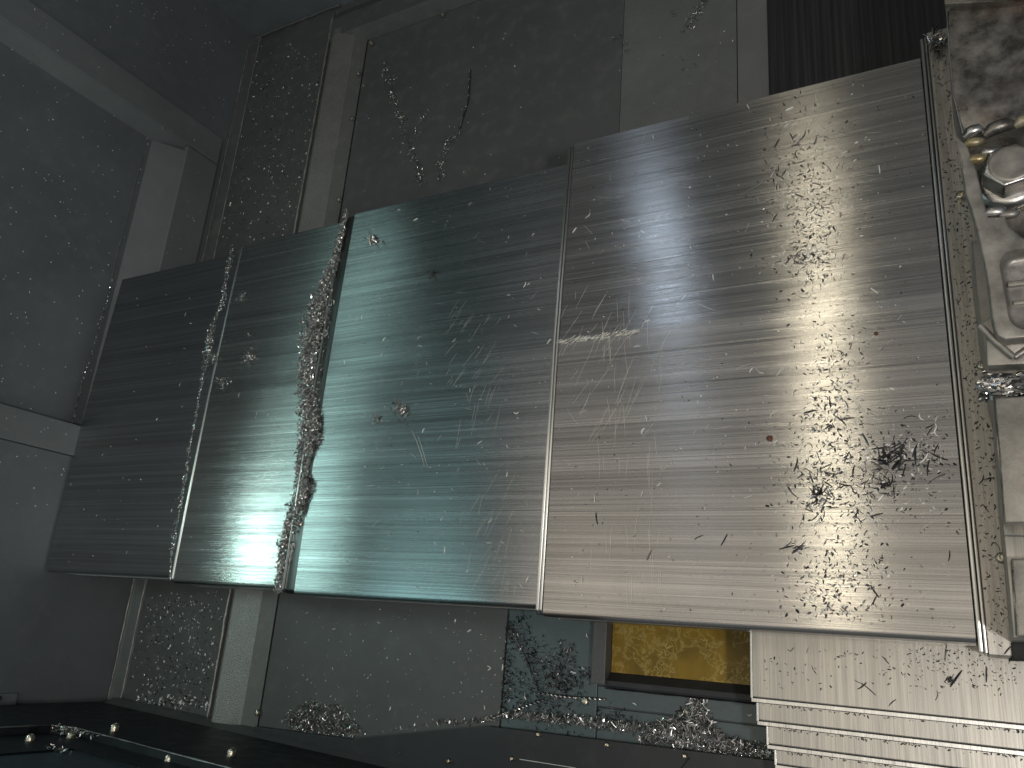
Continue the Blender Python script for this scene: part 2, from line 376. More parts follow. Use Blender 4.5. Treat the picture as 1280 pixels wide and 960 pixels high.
SEGS = [(-.503, .0028, .036, .783, .436, Z1, .010), (-.968, -.40, .0465, .757, .432, Z2, .008), (-1.277, -.90, .055, .752, .42, Z3, .008), (-1.697, -1.20, .0665, .748, .385, Z4, .012)]
labs = ['largest top plate, warm lit and strewn with dark chips', 'second plate with a greenish sheen', 'narrow third plate with a bright glare', 'lowest dull grey plate against the left wall']
pls = [plate(a, b_, yf, yb, ys, z, M['plate%d' % i], tilt=t, label=labs[i]) for i, (a, b_, yf, yb, ys, z, t) in enumerate(SEGS)]
lipstrip(pls[0], -.5155, -.5095, .0365, .782, .436, Z1 - .0015, .010)
lipstrip(pls[0], -.5088, -.5036, .0365, .782, .436, Z1 + .0006, .010)
lipstrip(pls[1], -.9965, -.9925, .0470, .756, .432, Z2 + .0002, .008)
lipstrip(pls[1], -.9915, -.969, .0470, .756, .432, Z2 - .0016, .008, 'channel', 'edge_channel')
lipstrip(pls[2], -1.284, -1.2778, .0555, .751, .42, Z3 + .0006, .008)
lipstrip(pls[0], .0030, .0044, .0370, .782, .436, Z1 - .002, .010, 'gap', 'seal')
def scuffs(pl, items, z, ys, tilt, yb):
    bm = bmesh.new()
    for (x, y, a, L, w) in items:
        n = 3; c = random.uniform(-.15, .15); prev = None
        for k in range(n + 1):
            s = (k / n - .5) * L; aa = a + c * (k / n - .5)
            px, py = x + s * math.cos(aa), y + s * math.sin(aa)
            zz = z - (tilt * max(0, (py - ys)) / (yb - ys)) + .00035
            if py > yb - .006 or py < .05: zz -= .01
            wv = 1.15 * w * (.25 + .75 * math.sin(math.pi * (k + .3) / (n + .6)))
            v = [bm.verts.new((px - math.sin(aa) * wv, py + math.cos(aa) * wv, zz)), bm.verts.new((px + math.sin(aa) * wv, py - math.cos(aa) * wv, zz))]
            if prev: bm.faces.new((prev[0], prev[1], v[1], v[0]))
            prev = v
    o = obj('scratches', bm, M['scuff'], pl); o['kind'] = 'stuff'; return o
it = []
for i in range(95):                                              # hatch of bright scuffs beside the seam
    t = i / 95; p = at(700 + 98 * t + random.gauss(0, 2), 428 - 14 * t + random.gauss(0, 1.4), Z1)
    it.append((p.x, p.y, rad(random.uniform(18, 40)), random.uniform(.004, .014), random.uniform(.0002, .0005)))
for i in range(38):
    p = at(random.uniform(695, 830), random.uniform(370, 560), Z1); it.append((p.x, p.y, rad(random.uniform(50, 75)), random.uniform(.02, .07), .00010))
for i in range(46):
    p = at(random.choice((755, 775, 790, 820, 815)) + random.gauss(0, 8), random.uniform(380, 740), Z1); it.append((p.x, p.y, rad(random.gauss(93, 5)), random.uniform(.02, .06), .00009))
for i in range(50):
    p = at(random.uniform(700, 1190), random.uniform(160, 770), Z1); it.append((p.x, p.y, rad(random.uniform(0, 180)), random.uniform(.006, .03), .00008))
for i in range(10):
    p = at(1012 + random.gauss(0, 6), random.uniform(110, 165), Z1); it.append((p.x, p.y, rad(random.uniform(60, 100)), random.uniform(.01, .04), .0001))
scuffs(pls[0], it, Z1, .436, .010, .783)
it = []
for i in range(26):
    p = at(random.uniform(560, 625), random.uniform(380, 480), Z2); it.append((p.x, p.y, rad(random.uniform(45, 65)), random.uniform(.01, .04), .00010))
for i in range(30):
    p = at(random.uniform(570, 640), random.uniform(480, 740), Z2); it.append((p.x, p.y, rad(random.gauss(72, 10)), random.uniform(.02, .06), .00009))
for q in ((524, 560, -62, .07), (529, 565, -64, .06)): p = at(q[0], q[1], Z2); it.append((p.x, p.y, rad(q[2]), q[3], .00016))
for i in range(40):
    p = at(random.uniform(400, 680), random.uniform(280, 740), Z2); it.append((p.x, p.y, rad(random.uniform(0, 180)), random.uniform(.004, .02), .00009))
scuffs(pls[1], it, Z2, .432, .008, .757)

# ------------------------------------------------------------------ end rail beside the cover
er = empty('end_rail', (.02, .40, .2), 'stained flat steel end rail along the right end of the cover', 'rail')
obj('raised_edge', boxbm(.0045, .027, .16, .0085, .800, .2745, .001), M['lip'], er, 40)
obj('raised_edge', boxbm(.0095, .026, .16, .0125, .802, .2735, .001), M['lip'], er, 40)
obj('flat_bar', boxbm(.0130, .0245, .16, .055, .810, .2715, .0012), M['rail'], er)
for px, py in ((1201, 243), (1228, 456), (1252, 697)):
    p = at(px, py, .278); screw((p.x, p.y, .2715), .0060, er, .008, 'screw')

# ------------------------------------------------------------------ lower way cover stepping down to the front
lc = empty('lower_cover', (.1, -.05, 0), 'lower brushed steel way cover stacked in narrow steps under the front edge', 'way cover')
steps = [(-.256, -.045, .140, .50), (-.2505, -.0725, .133, -.02), (-.240, -.1000, .126, -.05), (-.232, -.1230, .119, -.08), (-.223, -.147, .112, -.10), (-.216, -.172, .105, -.12)]
for i, (x, y, z, yb) in enumerate(steps):
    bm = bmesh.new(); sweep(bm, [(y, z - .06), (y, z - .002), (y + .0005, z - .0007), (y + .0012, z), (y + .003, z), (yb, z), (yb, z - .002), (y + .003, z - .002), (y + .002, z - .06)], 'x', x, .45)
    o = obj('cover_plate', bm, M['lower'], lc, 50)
    bm = bmesh.new(); sweep(bm, [(y - .0055, z - .012), (y - .0055, z - .0025), (y - .0045, z - .0012), (y - .0004, z - .0012), (y - .0004, z - .012)], 'x', x - .002, .45)
    obj('wiper_lip', bm, M['lip'], o, 50)
    obj('side_return', boxbm(x - .003, y - .0005, z - .06, x - .0005, yb, z - .0005, .0004), M['lip'], o)

bc = empty('rear_cover', (-.05, 1.1, .02), 'black sheet cover running back under the top right of the cover', 'sheet cover')
obj('cover_sheet', boxbm(-.239, .6, .0, .055, 1.60, .014, .001), M['black'], bc)

# ------------------------------------------------------------------ tray with amber film
tr = empty('drain_tray', (-.4, 0, 0), 'dark framed tray holding an amber oily film below the cover', 'tray')
obj('tray_side', boxbm(-.531, -.052, -.005, -.508, .30, .030, .001), M['paint_floor'], tr)
bm = bmesh.new(); sweep(bm, [(-.056, -.004), (-.056, .022), (-.053, .024), (-.046, .023), (-.034, .008), (-.034, -.004)], 'x', -.5075, -.20); obj('tray_edge', bm, M['charcoal'], tr, 30)
obj('amber_sheet', boxbm(-.507, -.0335, -.005, -.20, .30, .006), M['amber'], tr)
bm = bmesh.new(); tube(bm, [(-.515 + i * .02, -.0575 + random.uniform(-.0008, .0008), .008) for i in range(14)], .0014, 6); obj('wire_edge', bm, M['darkchip'], tr, 60)

# ------------------------------------------------------------------ front guards
fp = empty('front_guard_panel', (-.5, -.25, 0), 'flat charcoal guard panel bolted along the bottom edge under the chip piles', 'guard panel')
zF = .014
poly = [at(x, y, zF) for x, y in ((318, 908), (440, 924), (610, 908), (980, 953))]
pl = [(p.x, p.y) for p in poly] + [(-.10, -.150), (-.10, -.50), (-1.30, -.50)]
obj('guard_sheet', P(pl, -.005, zF, .0015), M['charcoal'], fp)
for px, py in ((562, 951), (641, 948), (674, 918), (760, 931), (857, 945), (501, 941)):
    p = at(px, py, zF); screw((p.x, p.y, zF), .0042 if px != 501 else .0025, fp, .007, 'bolt')
bm = bmesh.new(); a = at(650, 949, zF); b2 = at(720, 960, zF); tube(bm, [(a.x, a.y, zF + .001), (b2.x, b2.y, zF + .001)], .0008, 5); obj('seam', bm, M['lip'], fp)
bm = bmesh.new(); a = at(862, 947, zF); b2 = at(850, 962, zF); tube(bm, [(a.x, a.y, zF + .0005), (b2.x, b2.y, zF + .0005)], .0007, 5); obj('seam', bm, M['gap'], fp)

fl = empty('front_wall', (-1.4, -.2, 0), 'near black front wall with stepped bolted frames in the bottom left corner', 'wall')
def fwp(u, z, d): return Vector((u, -.195 - .035 * (u + 1.7) - d, z))
def fwall(px, py, d=0.0):
    """point of the front wall plane (depth d behind its face)"""
    r = RM.transposed() @ Vector(((px - 640) / FX, -(py - 480) / FX, -1))
    t = (-.195 - .035 * 1.7 - d) / (r.y + .035 * r.x); return r.x * t, CAMZ + r.z * t
def fprism(poly, d0, d1, bev=.002):
    bm = bmesh.new(); a = [bm.verts.new(fwp(u, z, d0)) for u, z in poly]; b_ = [bm.verts.new(fwp(u, z, d1)) for u, z in poly]
    n = len(poly); f = bm.faces.new(a); bm.faces.new(b_[::-1])
    for i in range(n): bm.faces.new((a[i], b_[i], b_[(i + 1) % n], a[(i + 1) % n]))
    bmesh.ops.bevel(bm, geom=list(f.edges), offset=bev, segments=2, affect='EDGES', profile=.5)
    return bm
UR = -.55
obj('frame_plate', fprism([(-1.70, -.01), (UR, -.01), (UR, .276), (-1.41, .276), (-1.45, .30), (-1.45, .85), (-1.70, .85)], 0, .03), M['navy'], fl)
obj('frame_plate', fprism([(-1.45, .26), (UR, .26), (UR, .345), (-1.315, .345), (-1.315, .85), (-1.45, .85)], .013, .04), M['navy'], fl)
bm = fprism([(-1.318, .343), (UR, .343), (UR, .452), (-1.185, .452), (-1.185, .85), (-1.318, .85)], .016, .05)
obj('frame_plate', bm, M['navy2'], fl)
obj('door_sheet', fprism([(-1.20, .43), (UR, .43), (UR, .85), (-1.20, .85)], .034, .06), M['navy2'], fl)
bm = bmesh.new()
pr = [(0.003, .0), (.003, .010), (.0005, .018), (-.002, .018), (-.002, .0)]
A = [bm.verts.new(fwp(-1.69, zz, -dd)) for dd, zz in [(.012, .0), (.012, .004), (.004, .020), (.0, .030), (-.002, .030), (-.002, 0)]]
B = [bm.verts.new(fwp(-.70, zz, -dd)) for dd, zz in [(.012, .0), (.012, .004), (.004, .020), (.0, .030), (-.002, .030), (-.002, 0)]]
for k in range(6): bm.faces.new((A[k], A[(k + 1) % 6], B[(k + 1) % 6], B[k]))
obj('base_fillet', bm, M['paint_floor'], fl, 40)
for px, py, d in ((143, 911, 0), (88, 921, .016), (37, 925, .016), (211, 950, .016), (289, 942, 0)):
    u, z = fwall(px, py, d - .004); q = fwp(u, z, d); screw((q.x, q.y, q.z), .0075, fl, .013, 'bolt', (0, 1, 0))
for px, py in ((154, 880), (187, 888)):
    p = at(px, py, .012); screw((p.x, p.y, .0), .005, fl, .014, 'bolt')
def edgeline(uz, d, r=.0008):
    bm = bmesh.new(); pts = []
    for (a, b_), (c, e) in zip(uz[:-1], uz[1:]):
        K = 24
        for k in range(K):
            t = k / K; q = fwp(a + (c - a) * t, b_ + (e - b_) * t, d); pts.append(q + Vector((random.uniform(-.0007, .0007), 0, random.uniform(-.0007, .0007))))
    tube(bm, pts, [r * random.uniform(.4, 1.5) for _ in pts], 5); obj('frame_edge_glint', bm, M['lip'], fl)  # bright tube along the frame edge, modelling its glint
edgeline([(-1.45, .8), (-1.45, .30), (-1.41, .2765), (-.8, .2765)], -.0002, .0013)
edgeline([(-1.185, .9), (-1.185, .4525), (-.7, .4525)], .0157, .0013)
edgeline([(-1.30, .3435), (-.7, .3435)], .0158, .0006)
# small bracket at the left picture edge
br = empty('small_bracket', (-1.9, -.17, .2), 'small dark bracket on the left wall just above the ledge', 'bracket')
w0 = onwall(0, 872); w1 = onwall(16, 880)
obj('bracket_body', boxbm(-1.702, w1.y - .004, w1.z - .002, -1.690, w0.y + .008, w0.z + .03, .003), M['paint'], br)
screw((-1.690, w0.y, w0.z + .008), .005, br, .004, 'screw', (1, 0, 0), 'castdark')

# ------------------------------------------------------------------ fixture parts on the table at the right
def poly_at(pxs, z): return [tuple(at(x, y, z))[:2] for x, y in pxs]
sb = empty('stained_block', (.1, .9, .3), 'oil stained wet steel block in the top right corner', 'block')
zB = .335
obj('block_body', P(poly_at([(1181, -60), (1186, 62), (1191, 120), (1203, 172), (1330, 140), (1330, -60)], zB)[::-1], .27, zB, .004, 3), M['stained'], sb, 40)
obj('top_step', P(poly_at([(1180, -60), (1180, 6), (1255, 1), (1330, -8), (1330, -60)], zB + .012)[::-1], zB - .002, zB + .012, .002), M['castdark'], sb, 40)
bm = bmesh.new(); pts = [at(x, y, zB + .001) for x, y in ((1183, 12), (1187, 70), (1192, 120), (1204, 168))]
tube(bm, pts, .0008, 8); obj('edge_glint', bm, M['lip'], sb, 60)  # thin bright tube added as the glint along the block edge

# clamp casting
ck = empty('clamp_casting', (.08, .45, .4), 'cast steel clamp arm with hex bolt and rounded pocket at right edge', 'clamp')
zC = .43
def offs(pxs, z, z0, name, mat, bev=.003, seg=3, par=None): 
    return obj(name, P(poly_at(pxs, z)[::-1], z0, z, bev, seg), M[mat], par or ck, 40)
offs([(1199, 176), (1204, 215), (1210, 245), (1224, 292), (1234, 340), (1242, 397), (1250, 418), (1345, 412), (1345, 138)], zC - .035, .385, 'clamp_base', 'castdark', .003)
rim_o = [(1197, 174), (1202, 210), (1207, 240), (1215, 265), (1222, 289), (1232, 338), (1240, 397), (1243, 411), (1248, 420), (1257, 424), (1345, 416), (1345, 290), (1290, 302), (1284, 300), (1275, 294), (1260, 281), (1254, 273), (1246, 271), (1235, 271), (1228, 244), (1221, 214), (1208, 180)]
# arm body with a rounded pocket cut as its own lower floor
def ring_with_hole(outer, hole, z, z0, hz, name, mat):
    bm = bmesh.new()
    oo = [Vector((*p, z)) for p in poly_at(outer, z)]; hh = [Vector((*p, z)) for p in poly_at(hole, z)]
    vo = [bm.verts.new(v) for v in oo]; vh = [bm.verts.new(v) for v in hh]
    eo = [bm.edges.new((vo[i], vo[(i + 1) % len(vo)])) for i in range(len(vo))]
    eh = [bm.edges.new((vh[i], vh[(i + 1) % len(vh)])) for i in range(len(vh))]
    bmesh.ops.triangle_fill(bm, use_beauty=True, edges=eo + eh)
    lo = [bm.verts.new((v.x, v.y, z0)) for v in oo]
    for i in range(len(vo)): bm.faces.new((vo[i], lo[i], lo[(i + 1) % len(vo)], vo[(i + 1) % len(vo)]))
    c = sum(hh, Vector()) / len(hh); rings = [vh]
    for k, (f, dz) in enumerate(((.985, -.0012), (.95, -.004), (.92, -.009), (.88, -.012), (.80, -.0135))):
        rings.append([bm.verts.new((c.x + (v.x - c.x) * f, c.y + (v.y - c.y) * f, z + dz * hz)) for v in hh])
    for q in range(len(rings) - 1):
        for i in range(len(vh)): bm.faces.new((rings[q][i], rings[q][(i + 1) % len(vh)], rings[q + 1][(i + 1) % len(vh)], rings[q + 1][i]))
    bm.faces.new(rings[-1])
    eds = [e for e in eo if e.is_valid]
    bmesh.ops.bevel(bm, geom=eds, offset=.0022, segments=3, affect='EDGES', profile=.5, clamp_overlap=True)
    return obj(name, bm, M[mat], ck, 45)
pocket = []
for (cx, cy, a0, a1, r1, r2) in ((1270, 332, 180, 270, 21, 20), (1326, 322, 270, 360, 12, 20), (1326, 388, 0, 90, 12, 16), (1281, 388, 90, 180, 22, 24)):
    for k in range(7):
        a = rad(a0 + (a1 - a0) * k / 6); pocket.append((cx + r1 * math.cos(a), cy + r2 * math.sin(a)))
ring_with_hole(rim_o, pocket, zC, .413, 1.0, 'arm_body', 'cast')
obj('pocket_rib', P(poly_at([(1259, 352), (1345, 340), (1345, 347), (1260, 358)], zC - .008)[::-1], zC - .016, zC - .008, .0012), M['cast'], ck, 40)
obj('pocket_rib', P(poly_at([(1266, 376), (1345, 366), (1345, 372), (1267, 381)], zC - .010)[::-1], zC - .016, zC - .010, .0012), M['cast'], ck, 40)
# scalloped rim above the bolt
for (x0, y0, x1, y1, r, m) in ((1206, 172, 1228, 164, .006, 'bolt'), (1230, 170, 1268, 156, .007, 'castdark'), (1268, 158, 1300, 150, .006, 'yellow')):
    bm = bmesh.new(); a = at(x0, y0, zC); b3 = at(x1, y1, zC); mid = (a + b3) / 2 + Vector((0, .003, .002))
    tube(bm, [a, a.lerp(mid, .5) + Vector((0, .001, .001)), mid, b3.lerp(mid, .5) + Vector((0, .001, .001)), b3], [r * .6, r, r * 1.05, r, r * .6], 12); obj('scalloped_rim', bm, M[m], ck, 60)
for (px, py, m, r) in ((1217, 178, 'yellow', .0065), (1221, 199, 'yellow', .0070), (1236, 190, 'bolt', .006), (1243, 265, 'bolt', .0075), (1262, 268, 'cast', .006)):
    p = at(px, py, zC - .004); bm = bmesh.new(); bmesh.ops.create_icosphere(bm, subdivisions=3, radius=r)
    for v in bm.verts:
        v.co = Vector((v.co.x * 1.5, v.co.y * .8, v.co.z * .8)) + Vector((math.sin(v.co.y * 900) * .0004, 0, 0)); v.co += p
    obj('rim_lug', bm, M[m], ck, 80)
# bolt: washer face, hex head, chamfered top
bo = at(1262, 208, zC)
bm = bmesh.new(); lathe(bm, (bo.x, bo.y, zC - .034), [(.031, 0), (.031, .006), (.028, .010), (.024, .012), (.018, .012)], 36); wsh = obj('washer', bm, M['bolt'], ck, 50)
bm = bmesh.new(); hexp = [(bo.x + .0245 * math.cos(rad(60 * k + 12)), bo.y + .0245 * math.sin(rad(60 * k + 12))) for k in range(6)]
prism(bm, hexp, zC - .022, zC + .004, .0022, 3); obj('hex_bolt', bm, M['bolt'], ck, 45)
bm = bmesh.new(); lathe(bm, (bo.x + .001, bo.y + .001, zC + .0035), [(.0205, 0), (.0195, .0012), (.017, .0016), (.004, .0012)], 32); obj('bolt_face', bm, M['cast'], ck, 50)

cb = empty('corner_bracket', (.08, .33, .3), 'angled steel bracket corner tucked under the clamp arm', 'bracket')
zK = .404
obj('bracket_plate', P(poly_at([(1232, 420), (1234, 457), (1345, 452), (1345, 400), (1250, 405)], zK)[::-1], .385, zK, .002), M['cast'], cb, 40)
bm = bmesh.new(); tube(bm, [at(1225, 407, zK + .006), at(1246, 428, zK + .006), at(1268, 447, zK + .006)], .0032, 8); tube(bm, [at(1268, 447, zK + .006), at(1284, 436, zK + .006), at(1310, 425, zK + .006)], .0030, 8)
obj('folded_edge', bm, M['cast'], cb, 50)
obj('bracket_wing', P(poly_at([(1226, 405), (1240, 392), (1300, 395), (1284, 434), (1268, 444)], zK + .006)[::-1], zK, zK + .006, .0015), M['cast'], cb, 40)

for i, (pxs, z, lab, nm) in enumerate((
    ([(1241, 497), (1247, 560), (1254, 654), (1345, 652), (1345, 490)], .402, 'plain pale steel block below the chip filled slot', 'table_block'),
    ([(1263, 698), (1267, 750), (1270, 796), (1345, 796), (1345, 696)], .402, 'lower pale steel block with green edge near the bottom right', 'table_block'))):
    t = empty(nm, tuple(at(pxs[0][0], pxs[0][1], .27)), lab, 'block')
    obj('block_body', P(poly_at(pxs, z)[::-1], .385, z, .0025, 3), M['cast'], t, 40)
    bm = bmesh.new(); tube(bm, [at(x + 2.2, y, z + .0003) for x, y in pxs[:3]], .0006, 6); obj('edge_seam', bm, M['castdark'], t, 60)
tb = empty('table_ledge', (.08, .12, .28), 'brown steel ledge showing between the two pale blocks', 'ledge')
obj('ledge_plate', P(poly_at([(1252, 650), (1259, 700), (1266, 797), (1345, 797), (1345, 650)], .389)[::-1], .385, .389, .001), M['rail'], tb, 40)
bm = bmesh.new(); tube(bm, [at(1255, 669, .390), at(1300, 670, .390), at(1345, 670, .390)], .0007, 6); obj('edge_glint', bm, M['lip'], tb)
bb = empty('black_block', (.06, .03, .2), 'small black rubber block at the bottom end of the rail', 'block')
obj('block_body', P(poly_at([(1264, 799), (1265, 824), (1345, 826), (1345, 799)], .275)[::-1], .17, .275, .0015), M['gap'], bb, 40)
mt = empty('machine_table', (.2, .4, .2), 'steel machine table edge carrying the fixture blocks at right', 'table')
obj('table_top', P(poly_at([(1214, 300), (1224, 380), (1236, 470), (1243, 500), (1255, 655), (1260, 700), (1268, 797), (1345, 797), (1345, 300)], .384)[::-1], .2735, .384, .0012), M['cast'], mt, 40)

# ------------------------------------------------------------------ chips
def chip_geo(pos, a, L, w, curl, tilt=0.0, roll=0.0, n=3, th=.35):
    """one curled sliver; returns verts, faces"""
    vs = []; fs = []
    ca, sa = math.cos(a), math.sin(a); ct, st = math.cos(tilt), math.sin(tilt)
    for k in range(n + 1):
        t = k / n - .5; s = t * L
        # circular arc in the local plane
        if abs(curl) > .05: x = math.sin(curl * t) * L / curl; y = (1 - math.cos(curl * t)) * L / curl; th_ = curl * t
        else: x, y, th_ = s, 0, 0
        ww = w * (.35 + .65 * math.sin(math.pi * (k + .35) / (n + .7)))
        nx, ny = -math.sin(th_), math.cos(th_)
        cr, sr = math.cos(roll), math.sin(roll)
        for (u, h) in ((-1, 0), (1, 0), (0, 1)):
            lx = x + nx * ww * u * cr; ly = y + ny * ww * u * cr; lz = ww * (u * sr + h * th * 2)
            X, Zz = lx * ct - lz * st, lx * st + lz * ct
            vs.append((pos[0] + X * ca - ly * sa, pos[1] + X * sa + ly * ca, pos[2] + Zz))
    for k in range(n):
        b_ = k * 3
        for i in range(3):
            j = (i + 1) % 3; fs.append((b_ + i, b_ + j, b_ + 3 + j, b_ + 3 + i))
    fs.append((0, 2, 1)); fs.append((n * 3, n * 3 + 1, n * 3 + 2))
    return vs, fs
def mesh_of(name, chips):
    V = []; F = []
    for c in chips:
        v, f = chip_geo(*c); o = len(V); V += v; F += [tuple(i + o for i in q) for q in f]
    me = bpy.data.meshes.new(name); me.from_pydata(V, [], F); me.update(); return me
def stuff(name, chips, label, cat, m='chip'):
    me = mesh_of(name, chips); me.materials.append(M[m]); o = bpy.data.objects.new(name, me); C.objects.link(o)
    return tag(o, label, cat, None, 'stuff')
def surf(x, y):
    """height of the cover under a point"""
    for (a, b_, yf, yb, ys, z, t) in SEGS:
        if a - .02 <= x: return z - (t * max(0, y - ys) / (yb - ys))
    return .23
U = random.uniform; G = random.gauss
# shared meshes for loose chips
bank = []
for i in range(26):
    L = 1.0; me = mesh_of('chip', [((0, 0, 0), 0, 1.0, U(.035, .065), G(0, .7), U(-.05, .05), U(-.5, .5), 4)]); me.materials.append(M['chip']); bank.append(me)
bankb = []
for i in range(20):
    me = mesh_of('chip', [((0, 0, 0), 0, 1.0, U(.055, .09), G(0, .9), U(-.05, .05), U(-1.2, 1.2), 4)]); me.materials.append(M['bright']); bankb.append(me)
bankd = []
for i in range(26):
    me = mesh_of('chip', [((0, 0, 0), 0, 1.0, U(.035, .07), G(0, .6), U(-.05, .05), U(-.4, .4), 4)]); me.materials.append(M['darkchip']); bankd.append(me)
NCH = 0
def loose(p, a, L, label, group, dark=False, name='metal_chip'):
    global NCH; NCH += 1
    o = bpy.data.objects.new(name, random.choice(bankd if dark else bankb)); C.objects.link(o)
    o.location = p; o.rotation_euler = (U(-.08, .08), U(-.06, .06), a); o.scale = (L, L, L)
    return tag(o, label, 'metal chip', group)
def onplate(px, py, z):
    p = at(px, py, z); zz = surf(p.x, p.y); p = at(px, py, zz + .0006); return p
def inplate(px, py, k):
    a, b_, yf, yb, ys, z, t = SEGS[k]; p = at(px, py, z); x1 = b_ if k == 0 else SEGS[k - 1][0] - .016
    return a + .004 < p.x < x1 - .004 and yf + .012 < p.y < yb - .012
GL = {0: ('single dark sliver lying well apart on the largest plate', 'single dark slivers on the largest plate'),
      1: ('small bright chip loose on the greenish second plate', 'chips loose on the second plate'),
      2: ('small chip loose on the narrow third plate of the cover', 'chips loose on the third plate'),
      3: ('tiny chip loose on the lowest plate by the left wall', 'chips loose on the lowest plate')}
# clusters in photograph coordinates: cx, cy, sx, sy, count, length range (m)
big = [(995, 185, 22, 16, 12, .008, .014), (985, 225, 22, 22, 16, .007, .014), (1000, 255, 20, 20, 12, .006, .012), (1010, 315, 15, 6, 8, .006, .014),
       (1045, 445, 16, 8, 5, .006, .010), (1040, 510, 26, 14, 9, .009, .016), (1108, 572, 14, 16, 16, .010, .018), (1150, 572, 20, 14, 18, .010, .019),
       (1030, 590, 26, 16, 14, .009, .016), (1026, 618, 10, 10, 14, .007, .013), (1108, 605, 16, 10, 12, .008, .015), (1030, 645, 24, 10, 10, .008, .014),
       (1080, 645, 20, 8, 6, .008, .015), (985, 687, 12, 6, 5, .008, .015), (1165, 525, 12, 12, 6, .007, .013), (1040, 745, 24, 14, 5, .007, .014)]
zones = ['dark sliver scattered at the upper end of the bright glare on the largest plate', 'dark sliver close above the plate seam on the bright glare', 'dark sliver on the glare between the seam and the lower chip field', 'dark sliver in the dense chip field near the rail end of the largest plate', 'dark sliver in the chip field around the ring shaped clump', 'dark sliver in the loose scatter low on the largest plate']
zn = [0, 0, 0, 1, 2, 2, 3, 3, 4, 4, 3, 4, 4, 5, 3, 5]
for zi, (cx, cy, sx, sy, n, l0, l1) in zip(zn, big):
    for i in range(n):
        px, py = G(cx, sx), G(cy, sy)
        if inplate(px, py, 0): loose(onplate(px, py, Z1), U(0, math.pi), U(l0, l1) * 1.15, zones[zi], 'slivers ' + zones[zi].split('sliver ')[1], dark=random.random() < .85)
for i in range(44):
    px, py = U(700, 1190), U(130, 790)
    if inplate(px, py, 0): loose(onplate(px, py, Z1), U(0, math.pi), U(.007, .013), 'pale chip lying apart from the clusters on the largest plate', 'single pale chips on the largest plate')
for (px, py, a, L) in ((745, 648, 100, .017), (905, 675, 60, .016), (811, 694, 65, .014), (873, 671, 25, .013), (1058, 572, 65, .016), (1100, 560, 5, .018), (1187, 695, 80, .012), (983, 684, 15, .018)):
    loose(onplate(px, py, Z1), rad(a), L, *GL[0], dark=True)
for i in range(60):
    px, py = U(425, 690), U(235, 745)
    if inplate(px, py, 1): loose(onplate(px, py, Z2), U(0, math.pi), U(.004, .010), *GL[1])
for i in range(9):
    px, py = U(230, 400), U(300, 730)
    if inplate(px, py, 2): loose(onplate(px, py, Z3), U(0, math.pi), U(.005, .009), *GL[2])
for i in range(16):
    px, py = U(80, 270), U(340, 700)
    if inplate(px, py, 3): loose(onplate(px, py, Z4), U(0, math.pi), U(.005, .010), *GL[3])
# fine specks on the plates
ch = []
print('n', NCH)
def fine(n, k, gx, gy, l0, l1):
    c = 0
    for i in range(n):
        px, py = gx(), gy()
        if inplate(px, py, k):
            p = onplate(px, py, SEGS[k][5]); L = U(l0, l1) ** 1; ch.append(((p.x, p.y, p.z - .0002), U(0, math.pi), L, L * U(.10, .3), G(0, .6), G(0, .15), U(-1.2, 1.2), 2))
fine(1100, 0, lambda: U(690, 1200), lambda: U(90, 800), .0008, .0030)
for cx, cy, sx, sy, n in ((1015, 300, 22, 45, 520), (1008, 215, 30, 45, 340), (1040, 500, 22, 50, 650), (1060, 600, 50, 40, 750), (1045, 730, 36, 34, 520), (1150, 570, 28, 24, 260), (1005, 322, 22, 8, 200), (1022, 618, 9, 12, 90)):
    fine(n, 0, lambda: G(cx, sx), lambda: G(cy, sy), .0010, .0050)
fine(650, 1, lambda: U(380, 700), lambda: U(215, 755), .0007, .0025)
fine(150, 2, lambda: U(220, 420), lambda: U(280, 735), .0007, .0025)
fine(200, 3, lambda: U(60, 290), lambda: U(320, 715), .0007, .0028)
half = len(ch)
stuff('fine_swarf', [c for i, c in enumerate(ch) if (i % 5 > 2 if i < 1100 or i > len(ch) - 1000 else i % 5 > 3)], 'fine bright specks and slivers dusted over the cover plates', 'swarf', 'bright')
stuff('fine_swarf', [c for i, c in enumerate(ch) if not (i % 5 > 2 if i < 1100 or i > len(ch) - 1000 else i % 5 > 3)], 'fine dark specks and slivers dusted over the cover plates', 'swarf', 'darkchip')

def heap(path, dens, lmin, lmax, hscale=.35, z0=None, flat=.9):
    """chips heaped along a path of (px, py, width px)"""
    out = []
    for (a, b_) in zip(path[:-1], path[1:]):
        L = math.hypot(b_[0] - a[0], b_[1] - a[1]); n = int(L * (a[2] + b_[2]) / 2 * dens)
        for i in range(n):
            t = random.random(); w = (a[2] + (b_[2] - a[2]) * t) / 2; q = max(-1.25, min(1.25, G(0, .45)))
            px, py = a[0] + (b_[0] - a[0]) * t + q * w, a[1] + (b_[1] - a[1]) * t + G(0, 1.5)
            z = z0 if z0 is not None else None
            p = at(px, py, Z2 if z is None else z); base = surf(p.x, p.y) if z is None else z
            h = max(0, (1 - q * q)) * w * .001 * hscale * 2
            L_ = U(lmin, lmax); zz = base + U(0, h) + .0006
            p = at(px, py, zz)
            out.append(((p.x, p.y, zz), U(0, 6.28), L_, L_ * U(.10, .26), G(0, 1.2), G(0, .35 if h < .002 else .5) * .8, U(-1.2, 1.2), 2))
    return out
r1 = [(433, 262, 6), (427, 290, 8), (418, 325, 12), (409, 350, 16), (401, 375, 26), (395, 402, 32), (390, 430, 30), (386, 460, 26), (384, 490, 24), (387, 520, 26), (388, 545, 26), (383, 560, 22), (377, 578, 18), (376, 592, 17), (380, 603, 23), (376, 620, 21), (368, 640, 22), (363, 660, 18), (357, 680, 18), (354, 700, 14), (350, 720, 12), (349, 741, 12)]
